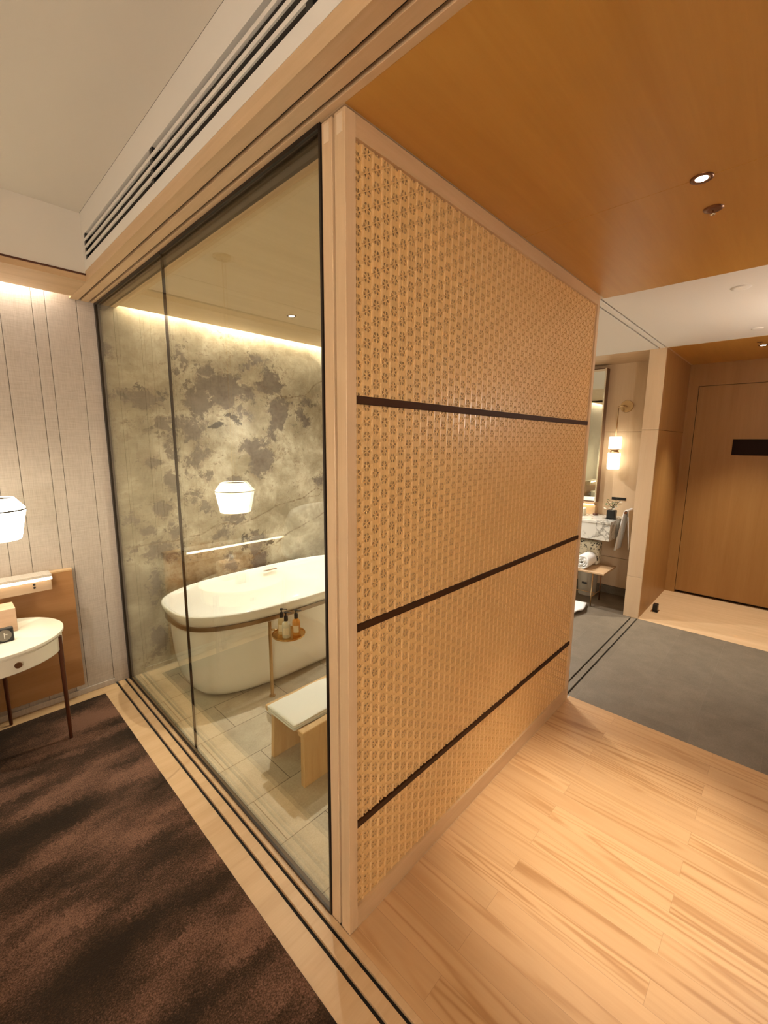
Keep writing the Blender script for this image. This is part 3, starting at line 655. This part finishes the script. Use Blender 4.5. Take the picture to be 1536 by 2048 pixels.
bottle(trx+0.035, try_-0.030, amber, 'amber pump bottle at the right of the brass tray', ang=-0.9)

# ------------------------------------------------------------------ bath bench with towel
bn = thing('bath_bench', 'low slab-legged wooden bath bench on the stone tiles', 'bench', (0.5, 0.75, 0))
bx0, bx1, by0, by1, bz = 0.250, 0.78, 0.600, 0.915, 0.292
def slab(y_top, y_bot, th, xa, xb, z0, z1, inset):
    bm = NB(); v = []
    for x, k in ((xa, 1), (xb, -1)):
        for (y, z, xi) in ((y_bot, z0, inset), (y_bot+th, z0, inset), (y_top+th, z1, 0), (y_top, z1, 0)): v.append(bm.verts.new((x+k*xi*0, y, z)))
    for f in ((3, 2, 1, 0), (4, 5, 6, 7), (0, 1, 5, 4), (1, 2, 6, 5), (2, 3, 7, 6), (3, 0, 4, 7)): bm.faces.new([v[i] for i in f])
    bmesh.ops.bevel(bm, geom=list(bm.edges), offset=0.002, segments=1, affect='EDGES'); return bm
obj('leg', slab(0.602, 0.606, 0.028, bx0+0.010, bx1-0.010, 0.0, bz-0.028, 0), M['stool_wood'], bn)
obj('leg', slab(0.862, 0.880, 0.026, bx0+0.018, bx1-0.018, 0.0, bz-0.028, 0), M['stool_wood'], bn)
box('rail', (bx0, bx1, by0-0.004, by0+0.036, bz-0.028, bz), M['stool_wood'], bn, 0.003); box('rail', (bx0, bx1, by1-0.04, by1, bz-0.028, bz), M['stool_wood'], bn, 0.003)
box('seat', (bx0+0.012, bx1-0.012, by0+0.036, by1-0.04, bz-0.030, bz-0.010), M['stool_wood'], bn, 0.002)
def folded(name, x0, x1, y0, y1, z0, layers, th, hang=0.0, label='', cat='towel', m=None, parent=None):
    bm = NB(); rr = random.Random(5)
    for k in range(layers):
        z = z0+k*th
        n = 26; mth = th*0.46
        def fn(u, v, z=z, k=k):
            # closed soft slab: v runs round the section, u along x
            a = 2*PI*v; cy, sz = sup(a, (y1-y0)/2, mth, 5.0)
            xx = x0+(x1-x0)*u; e = min(1, min(u, 1-u)*22+0.25)**0.5
            dz = 0
            if hang and u < 0.12: dz = -hang*((0.12-u)/0.12)**2
            return (xx, (y0+y1)/2+cy*(0.985+0.015*e)+0.002*math.sin(u*9+k), z+mth+sz*e+dz+0.0015*math.sin(u*13+v*6.28*2+k*2))
        V = grid(bm, fn, n, 36)
        bm.faces.new(V[0][:-1]); bm.faces.new(V[-1][:-1][::-1])
    bmesh.ops.remove_doubles(bm, verts=bm.verts, dist=1e-5)
    o = obj(name, bm, m or M['towel'], parent, True); 
    if label: tag(o, label, cat)
    return o
folded('folded_towel', 0.235, 0.60, 0.642, 0.868, bz-0.008, 3, 0.0115, 0.0, 'folded white towel lying on the wooden bath bench')

# ------------------------------------------------------------------ nightstand, clock, tissue box, pendant
NX, NY, NR, NZ = -0.675, 1.905, 0.29, 0.62
ns = thing('nightstand', 'ivory oval nightstand with one drawer and thin dark legs', 'nightstand', (NX, NY, 0))
def oval(hx, hy, prof, n=72):
    bm = NB(); lathe(bm, 0, 0, prof, n)
    for v in bm.verts: v.co.x = NX+v.co.x*hx; v.co.y = NY+v.co.y*hy
    return bm
obj('tabletop', oval(0.295, 0.272, [(0, NZ-0.016), (0.985, NZ-0.016), (1, NZ-0.014), (1, NZ-0.002), (0.99, NZ), (0, NZ)]), M['ivory'], ns, True, True)
obj('apron', oval(0.285, 0.262, [(0, NZ-0.105), (0.99, NZ-0.105), (1, NZ-0.10), (1, NZ-0.0165), (0, NZ-0.0165)]), M['ivory2'], ns, True, True)
def arc_strip(a0, a1, hx, hy, t, z0, z1, n=24):
    bm = NB(); I = []
    for i in range(n+1):
        a = a0+(a1-a0)*i/n; I.append([bm.verts.new((NX+(hx+d)*math.cos(a), NY+(hy+d)*math.sin(a), z)) for d, z in ((0, z0), (t, z0), (t, z1), (0, z1))])
    for A, B in zip(I, I[1:]):
        for k in range(4): bm.faces.new((A[k], A[(k+1) % 4], B[(k+1) % 4], B[k]))
    bm.faces.new(I[0]); bm.faces.new(I[-1][::-1]); return bm
dr = obj('drawer', arc_strip(PI*1.18, PI*1.82, 0.285, 0.262, 0.0025, NZ-0.100, NZ-0.026), M['ivory2'], ns)
bm = NB(); lathe(bm, -0.600, NY-0.262*math.sqrt(1-((-0.600-NX)/0.285)**2), [(0, -0.014), (0.014, -0.014), (0.015, -0.010), (0.006, -0.006), (0.006, 0.0)], 20, 'y', NZ-0.062); obj('knob', bm, M['bronze'], dr, True, True)
for a in (-0.42, -2.72, 1.40):
    px, py = NX+0.283*math.cos(a), NY+0.268*math.sin(a)*1.0
    bm = NB(); tube(bm, [(px, py, 0.004), (px, py, NZ-0.03)], [0.0085, 0.012], 12); obj('leg', bm, M['dark_red_wood'], ns, True, True)
# tissue box
tx = thing('tissue_box', 'square wooden tissue box on the ivory nightstand', 'tissue box', (-0.62, 1.99, NZ))
bm = NB(); bx(bm, -0.69, -0.560, 1.945, 2.065, NZ, NZ+0.125, bev=0.002); obj('case', bm, wood('tissue_box_wood', (0.66, 0.45, 0.30), (0.56, 0.36, 0.23), 'x', 2), tx)
bm = NB(); grid(bm, lambda u, v: (-0.665+0.045*u+0.006*math.sin(v*5), 2.0+0.02*math.sin(u*4)+0.012*math.sin(v*9), NZ+0.124+0.045*v*(1-0.4*abs(u-.5))), 10, 8); obj('tissue', bm, M['linen'], tx, True)
ck = thing('alarm_clock', 'small square black alarm clock in front of the tissue box', 'clock', (-0.62, 1.85, NZ))
bm = NB(); bx(bm, -0.660, -0.588, 1.815, 1.842, NZ, NZ+0.070, bev=0.004); obj('case', bm, M['plastic_black'], ck)
bm = NB(); lathe(bm, -0.624, 1.8145, [(0, -0.001), (0.028, -0.001), (0.028, 0.0006), (0, 0.0006)], 32, 'y', NZ+0.036); fc = obj('dial', bm, mat('clock_dial', (0.20, 0.17, 0.13), 0.3), ck)
bm = NB(); bx(bm, -0.6255, -0.6225, 1.8122, 1.8132, NZ+0.020, NZ+0.050); bx(bm, -0.624, -0.612, 1.8122, 1.8132, NZ+0.038, NZ+0.041); obj('hands', bm, mat('clock_hands', (0.8, 0.76, 0.66), 0.4), fc)
# pendant over the nightstand
LX, LY = -0.598, 1.82
pd = thing('pendant_lamp', 'glowing white pendant lamp hanging above the nightstand', 'pendant lamp', (LX, LY, ZB))
bm = NB(); lathe(bm, LX, LY, [(0.068, 1.318), (0.078, 1.328), (0.116, 1.278), (0.1165, 1.274)], 48); obj('upper_shade', bm, M['shade'], pd, True, True)
bm = NB(); lathe(bm, LX, LY, [(0.1165, 1.268), (0.116, 1.262), (0.090, 1.132), (0.086, 1.128), (0.0, 1.129)], 48); obj('lower_shade', bm, M['shade'], pd, True, True)
bm = NB(); lathe(bm, LX, LY, [(0.115, 1.267), (0.1175, 1.268), (0.1175, 1.274), (0.115, 1.275)], 48); obj('shade_band', bm, mat('shade_band_bronze', (0.05, 0.035, 0.02), 0.6), pd, True)
bm = NB(); lathe(bm, LX, LY, [(0, 1.326), (0.078, 1.325), (0.078, 1.320), (0, 1.320)], 48); obj('top_cap', bm, mat('cap_bronze', (0.16, 0.10, 0.06), 0.4, 0.7), pd, True, True)
bm = NB(); tube(bm, [(LX, LY, 1.32), (LX, LY, ZB)], 0.0035, 8); obj('rod', bm, M['brass'], pd, True)
bm = NB(); lathe(bm, LX, LY, [(0, -0.016), (0.05, -0.016), (0.055, -0.012), (0.055, 0)], 32, cz=ZB); obj('canopy', bm, M['brass'], pd, True, True)

# ------------------------------------------------------------------ headboard panel, shelf with LED, bed
hb = thing('headboard_panel', 'brown wooden headboard panel on the fabric wall behind nightstand', 'headboard', (-0.9, 2.22, 0))
box('panel', (-3.2, -0.262, 2.200, 2.226, 0.080, 0.830), M['headboard'], hb, 0.001)
bm = NB(); bx(bm, -3.2, -0.262, 2.198, W, 0.826, 0.834); obj('top_edge', bm, M['oak_x'], hb)
bx_ = box('ledge', (-3.2, -0.375, 2.100, 2.20, 0.835, 0.850), M['fabric_wall'], hb, 0.001)
bm = NB(); bx(bm, -3.2, -0.375, 2.099, 2.103, 0.820, 0.835); ls = obj('light_strip', bm, M['led'], hb)
box('service_rail', (-3.2, -0.377, 2.12, 2.20, 0.755, 0.820), wood('service_rail_wood', (0.50, 0.36, 0.24), (0.42, 0.29, 0.19), 'x', 1), hb, 0.001)
for z in (0.80, 0.782):
    bm = NB(); lathe(bm, -0.455, 2.119, [(0, -0.001), (0.006, -0.001), (0.006, 0.002), (0, 0.002)], 16, 'y', z); obj('socket_hole', bm, M['black'], hb)
bd = thing('bed', 'white bed beside the nightstand, seen mirrored in the glass', 'bed', (-2.0, 1.1, 0))
box('base', (-2.85, -1.02, 0.15, 2.08, 0.012, 0.30), M['headboard'], bd, 0.01); bm = NB(); bx(bm, -2.83, -1.0, 0.15, 2.09, 0.30, 0.62, bev=0.05, seg=4); obj('duvet', bm, M['linen'], bd, True)
def pillow(cx, cy, cz, w_, h_, d_, tilt, label):
    bm = NB()
    def fn(u, v):
        a = -1+2*u; ph = 2*PI*v; px, pz = sup(ph, 1, 1, 3.5)
        r = math.sqrt(max(0, 1-abs(a)**3)); yy = a*d_*0.5*(1-0.0*a)
        s = r**0.35
        x = px*w_/2*s; z = pz*h_/2*s; y = yy*(1-0.75*max(abs(px), abs(pz))**4*s)
        y2 = y*math.cos(tilt)-z*math.sin(tilt); z2 = y*math.sin(tilt)+z*math.cos(tilt)
        return (cx+x, cy+y2, cz+z2)
    grid(bm, fn, 16, 40); bmesh.ops.remove_doubles(bm, verts=bm.verts, dist=1e-5)
    tag(obj('pillow', bm, M['linen'], None, True), label, 'pillow')
pillow(-1.38, 1.93, 0.88, 0.68, 0.50, 0.20, 0.30, 'plump white pillow leaning on the headboard nearest the nightstand'); pillow(-2.35, 1.93, 0.88, 0.68, 0.50, 0.20, 0.30, 'plump white pillow leaning on the headboard farther from nightstand')

# ------------------------------------------------------------------ vanity corner
vn = thing('vanity_counter', 'thick veined white marble vanity counter on the far wall', 'vanity', (3.9, 1.1, 0.65))
box('counter_top', (3.685, XS, 0.345, 1.95, 0.825, 0.850), M['marble'], vn, 0.002); box('apron', (3.690, XS, 0.350, 1.945, 0.660, 0.825), M['marble'], vn, 0.001)
mb = thing('vanity_mirror', 'tall mirror on the vanity wall with lit wooden ledge below', 'mirror', (4.1, 1.2, 0.85))
box('mirror_body', (4.055, XS, 0.615, 1.9, 0.985, 2.36), mat('mirror_edge_wood', (0.20, 0.11, 0.06), 0.4), mb, 0.001); box('glass', (4.050, 4.055, 0.628, 1.89, 1.0, 2.35), M['mirror'], mb)
box('edge_trim', (4.046, 4.056, 0.615, 0.628, 0.985, 2.36), M['chrome'], mb); box('ledge', (4.02, XS, 0.62, 1.9, 0.965, 0.985), M['oak_y'], mb, 0.001)
box('light_strip', (4.03, 4.045, 0.625, 1.895, 0.955, 0.965), M['led'], mb); box('lower_panel', (4.07, XS, 0.62, 1.9, 0.851, 0.955), M['oak_y'], mb)
sc_ = thing('wall_sconce', 'brass wall sconce with two glowing glass cylinders', 'wall lamp', (XS, 0.43, 1.975))
SX, SY = 4.05, 0.475
bm = NB(); lathe(bm, XS, 0.425, [(0, -0.014), (0.058, -0.014), (0.060, -0.010), (0.060, 0)], 36, 'x', 1.975); obj('wall_plate', bm, M['brass'], sc_, True, True)
bm = NB(); tube(bm, [(XS-0.012, 0.425, 1.975), (SX, 0.425, 1.975), (SX, 0.45, 1.975), (SX, SY, 1.965), (SX, SY, 1.945), (SX, SY, 1.665)], 0.0065, 10); obj('arm', bm, M['brass'], sc_, True)
bm = NB(); lathe(bm, SX, SY, [(0, 1.672), (0.052, 1.672), (0.058, 1.666), (0.058, 1.552), (0.055, 1.548), (0, 1.548)], 32); obj('upper_glass', bm, M['opal'], sc_, True, True)
bm = NB(); lathe(bm, SX, SY, [(0.050, 1.548), (0.030, 1.530), (0.050, 1.512)], 32); obj('waist', bm, M['brass'], sc_, True)
bm = NB(); lathe(bm, SX, SY, [(0, 1.512), (0.055, 1.512), (0.058, 1.506), (0.058, 1.352), (0.050, 1.344), (0, 1.342)], 32); obj('lower_glass', bm, M['opal'], sc_, True, True)
sw = box('switch_plate', (XS-0.006, XS, 0.352, 0.487, 1.020, 1.048), M['plastic_black'], bev=0.001); tag(sw, 'narrow black switch plate on the wall beside the mirror', 'switch')
# potted plant on the counter
pp = thing('potted_plant', 'white flowering plant in a small black square pot', 'potted plant', (3.95, 0.44, 0.85))
bm = NB(); bx(bm, 3.87, 3.965, 0.362, 0.458, 0.850, 0.856); bx(bm, 3.88, 3.955, 0.372, 0.448, 0.856, 0.94, bev=0.003); obj('pot', bm, M['plastic_black'], pp)
bm = NB(); rr = random.Random(2)
for k in range(7):
    a = rr.uniform(0, 6.28); tube(bm, [(3.917, 0.41, 0.93), (3.917+0.03*math.cos(a), 0.41+0.03*math.sin(a), 0.99), (3.917+0.07*math.cos(a), 0.41+0.075*math.sin(a), 1.02+0.04*rr.random())], 0.002, 6)
obj('stems', bm, mat('dark_stem', (0.05, 0.045, 0.02), 0.6), pp)
bmL = NB(); fm = mat('white_petal', (0.80, 0.76, 0.62), 0.6)
def leaf(bm, c, s, a, t):
    d = Vector((math.cos(a), math.sin(a), t)).normalized(); n = d.cross(Vector((0, 0, 1))).normalized(); c = Vector(c)
    P = [c, c+d*s*0.5+n*s*0.35, c+d*s, c+d*s*0.5-n*s*0.35, c+d*s*0.5+Vector((0, 0, 0.12*s))]
    v = [bm.verts.new(p) for p in P]
    for i in range(4): bm.faces.new((v[4], v[i], v[(i+1) % 4]))
for k in range(26):
    a = rr.uniform(0, 6.28); q = rr.uniform(0.02, 0.085); c = (3.917+q*math.cos(a), 0.41+q*1.1*math.sin(a), rr.uniform(0.95, 1.04))
    bmF = bmL if k % 2 else NB()
    leaf(bmF, c, rr.uniform(0.034, 0.052), rr.uniform(0, 6.28), rr.uniform(-.4, .6))
    if bmF is not bmL: obj('flower', bmF, fm, pp)
for k in range(3):
    a = 2.2*k+0.4; leaf(bmL, (3.917, 0.41+0.055*math.cos(a), 0.985), 0.06, a, 0.3)
obj('leaves', bmL, mat('plant_leaf', (0.10, 0.14, 0.04), 0.5), pp)
bm = NB(); lathe(bm, 4.03, 0.60, [(0, 0), (0.022, 0), (0.026, 0.012), (0.022, 0.02), (0, 0.021)], 20, cz=0.851); tag(obj('soap_dish', bm, M['dark_red_wood'], None, True, True), 'small dark round dish on marble counter at mirror corner', 'dish')
bm = NB(); bx(bm, 3.90, 4.0, 0.68, 0.80, 0.8505, 0.925, bev=0.004); tag(obj('amenity_box', bm, mat('cream_card', (0.80, 0.74, 0.58), 0.5)), 'cream amenity box on the marble counter beneath the mirror', 'box')
# towel rail with towel on the pier side
tr = thing('towel_rail', 'short bronze towel rail fixed beside the vanity', 'towel rail', (3.95, 0.14, 0.93))
bm = NB(); tube(bm, [(3.86, 0.268, 0.935), (4.12, 0.268, 0.935)], 0.009, 12); obj('bar', bm, M['bronze'], tr, True, True)
bm = NB(); lathe(bm, 3.855, 0.268, [(0, -0.006), (0.013, -0.006), (0.013, 0.006), (0, 0.006)], 16, 'x', 0.935); obj('end_knob', bm, M['bronze'], tr, True, True)
bm = NB(); tube(bm, [(4.09, 0.14, 0.935), (4.09, 0.268, 0.935)], 0.008, 12); obj('bracket', bm, M['bronze'], tr, True)
bm = NB()
def tw(u, v):
    # u along the rail, v over it from the left hem to the right hem
    s = -1+2*v; L = 0.40; R = 0.018
    if abs(s) < 0.12: a = s/0.12*PI/2; y = R*math.sin(a); z = R*math.cos(a)
    else: k = (abs(s)-0.12)/0.88; y = math.copysign(R+k*(0.060 if s > 0 else 0.035), s); z = -k*L*(1.0 if s > 0 else 0.92)
    k2 = max(0, abs(s)-0.12)
    return (3.875+0.19*u+0.006*math.sin(v*9), 0.268+y+0.010*k2*math.sin(u*14+v*3), 0.938+z)
grid(bm, tw, 16, 44); o = obj('hanging_towel', bm, M['towel'], None, True); sm = o.modifiers.new('thick', 'SOLIDIFY'); sm.thickness = 0.009; sm.offset = 0
tag(o, 'white hand towel hanging over the rail beside the vanity', 'towel')
# low stool under the vanity
st = thing('vanity_stool', 'low wooden stool with thin metal legs under the vanity', 'stool', (3.78, 0.6, 0))
box('seat', (3.545, 3.93, 0.325, 0.86, 0.352, 0.370), M['oak_x'], st, 0.002)
for x in (3.60, 3.86):
    for y in (0.44, 0.80): bm = NB(); tube(bm, [(x, y, 0.002), (x, y, 0.352)], 0.007, 10); obj('leg', bm, M['brass'] if x < 3.7 else M['bronze'], st, True)
bm = NB(); tube(bm, [(3.60, 0.44, 0.10), (3.86, 0.44, 0.10)], 0.005, 8); tube(bm, [(3.60, 0.80, 0.10), (3.86, 0.80, 0.10)], 0.005, 8); tube(bm, [(3.73, 0.44, 0.10), (3.73, 0.80, 0.10)], 0.005, 8); obj('stretcher', bm, M['brass'], st, True)
bm = NB(); rt = []
prof = []
n = 90
for i in range(n):
    th = i/n*2*PI*3.0; rad = 0.012+0.020*th/(2*PI); prof.append((rad*math.cos(th), rad*math.sin(th)))
def roll_fn(u, v):
    k = min(int(v*(n-1)), n-1); a, b = prof[k]; e = 1-0.04*abs(2*u-1)**6
    return (3.56+0.24*u+0.004*math.sin(k), 0.545+a*e, 0.372+0.073+b*e)
grid(bm, roll_fn, 8, n-1); o = obj('rolled_towel', bm, M['towel'], None, True); sm = o.modifiers.new('thick', 'SOLIDIFY'); sm.thickness = 0.017; sm.offset = 0
tag(o, 'thick white rolled towel lying on the low vanity stool', 'towel')
def patt():
    m = mat('black_floral_print', rough=0.7); t = NT(m); p = t.pos(); n = t.noise(p, 42, 3, 0.5, 1.0)
    t.base(t.ramp(n, [(0.40, (0.03, 0.03, 0.02)), (0.44, (0.80, 0.77, 0.62))])); return m
bm = NB(); bx(bm, 3.815, 3.925, 0.47, 0.80, 0.3705, 0.605, bev=0.02, seg=3); tag(obj('laundry_bag', bm, patt(), None, True), 'cream bag with black floral print standing on the vanity stool', 'bag')
wb = thing('waste_bin', 'pale grey waste bin on the floor under the vanity stool', 'waste bin', (3.95, 0.60, 0))
bm = NB(); lathe(bm, 3.97, 0.60, [(0, 0.002), (0.085, 0.002), (0.10, 0.27), (0.094, 0.27), (0.080, 0.012), (0, 0.012)], 32); obj('bin_body', bm, mat('bin_grey', (0.42, 0.38, 0.30), 0.5), wb, True, True)
bm = NB(); bx(bm, 3.868, 3.882, 0.575, 0.625, 0.13, 0.15, bev=0.002); obj('badge', bm, M['plastic_black'], wb)
# bath mat
bm = NB()
def mf(u, v):
    x = 3.10+0.48*u; y = 0.445+0.62*v; k = 0.022*math.exp(-((v)*9)**2)*math.sin(u*PI)**0.5 if 0 < u < 1 else 0
    return (x+0.010*math.sin(v*7), y+0.018*math.sin(u*8), 0.016+k+0.004*math.sin(u*21+v*11))
grid(bm, mf, 24, 24); o = obj('bath_mat', bm, M['towel'], None, True); sm = o.modifiers.new('thick', 'SOLIDIFY'); sm.thickness = 0.014; tag(o, 'rumpled white bath mat on the grey tiles by the screen', 'bath mat')
# door stop
ds = thing('door_stop', 'small black door stop on the far wooden floor', 'door stop', (3.93, -0.055, 0.001))
bm = NB(); bx(bm, 3.895, 3.955, -0.075, -0.035, 0.006, 0.072, bev=0.004); obj('bumper', bm, M['plastic_black'], ds)
bm = NB(); bx(bm, 3.865, 3.96, -0.085, -0.025, 0.001, 0.006, bev=0.001); obj('base_plate', bm, M['chrome'], ds)

# unseen floor lamp behind the camera, added to brighten screens and bedroom
SHM = bpy.data.materials.new('translucent_lamp_paper'); SHM.use_nodes = True; _t = SHM.node_tree; _t.nodes.clear(); _o = _t.nodes.new('ShaderNodeOutputMaterial'); _b = _t.nodes.new('ShaderNodeBsdfTranslucent'); _b.inputs[0].default_value = (0.9, 0.84, 0.74, 1); _t.links.new(_b.outputs[0], _o.inputs[0])
fl = thing('added_floor_lamp', 'added fill lamp on a stand with round white shade, out of view', 'floor lamp', (-2.5, -2.4, 0.004))
bm = NB(); lathe(bm, -2.5, -2.4, [(0, 0), (0.15, 0), (0.15, 0.015), (0.02, 0.022), (0, 0.022)], 32, cz=0.004); obj('base', bm, M['brass'], fl, True, True)
bm = NB(); tube(bm, [(-2.5, -2.4, 0.02), (-2.5, -2.4, 1.2)], 0.012, 12); obj('pole', bm, M['brass'], fl, True)
bm = NB(); lathe(bm, -2.5, -2.4, [(0.24, 0.95), (0.20, 1.27)], 40); obj('shade', bm, SHM, fl, True)
light('lamp', 'POINT', (-2.5, -2.4, 1.34), P_FILL_LAMP*0.7, NEUT, 0.08, parent=fl); light('lamp', 'POINT', (-2.5, -2.4, 1.10), P_FILL_LAMP, NEUT, 0.08, parent=fl)

# unseen uplight added on the hall wall to brighten ceiling and screens
ul = thing('added_uplight', 'added half-round fill uplight on the hall wall opposite the screens', 'wall lamp', (2.75, YS, 1.75))
bm = NB(); V0 = []
for k in range(13):
    a = PI*k/12; V0.append([bm.verts.new((2.75+r*math.cos(a), YS+r*math.sin(a), z)) for r, z in ((0.05, 1.70), (0.13, 1.82), (0.12, 1.82), (0.045, 1.71))])
for A, B in zip(V0, V0[1:]):
    for q in range(4): bm.faces.new((A[q], A[(q+1) % 4], B[(q+1) % 4], B[q]))
obj('bowl', bm, M['white_paint'], ul, True)
box('back_plate', (2.70, 2.80, YS, YS+0.004, 1.69, 1.81), M['white_paint'], ul)
light('lamp', 'POINT', (2.75, YS+0.07, 1.84), P_FILL_UP, CLEAN, 0.03, parent=ul)
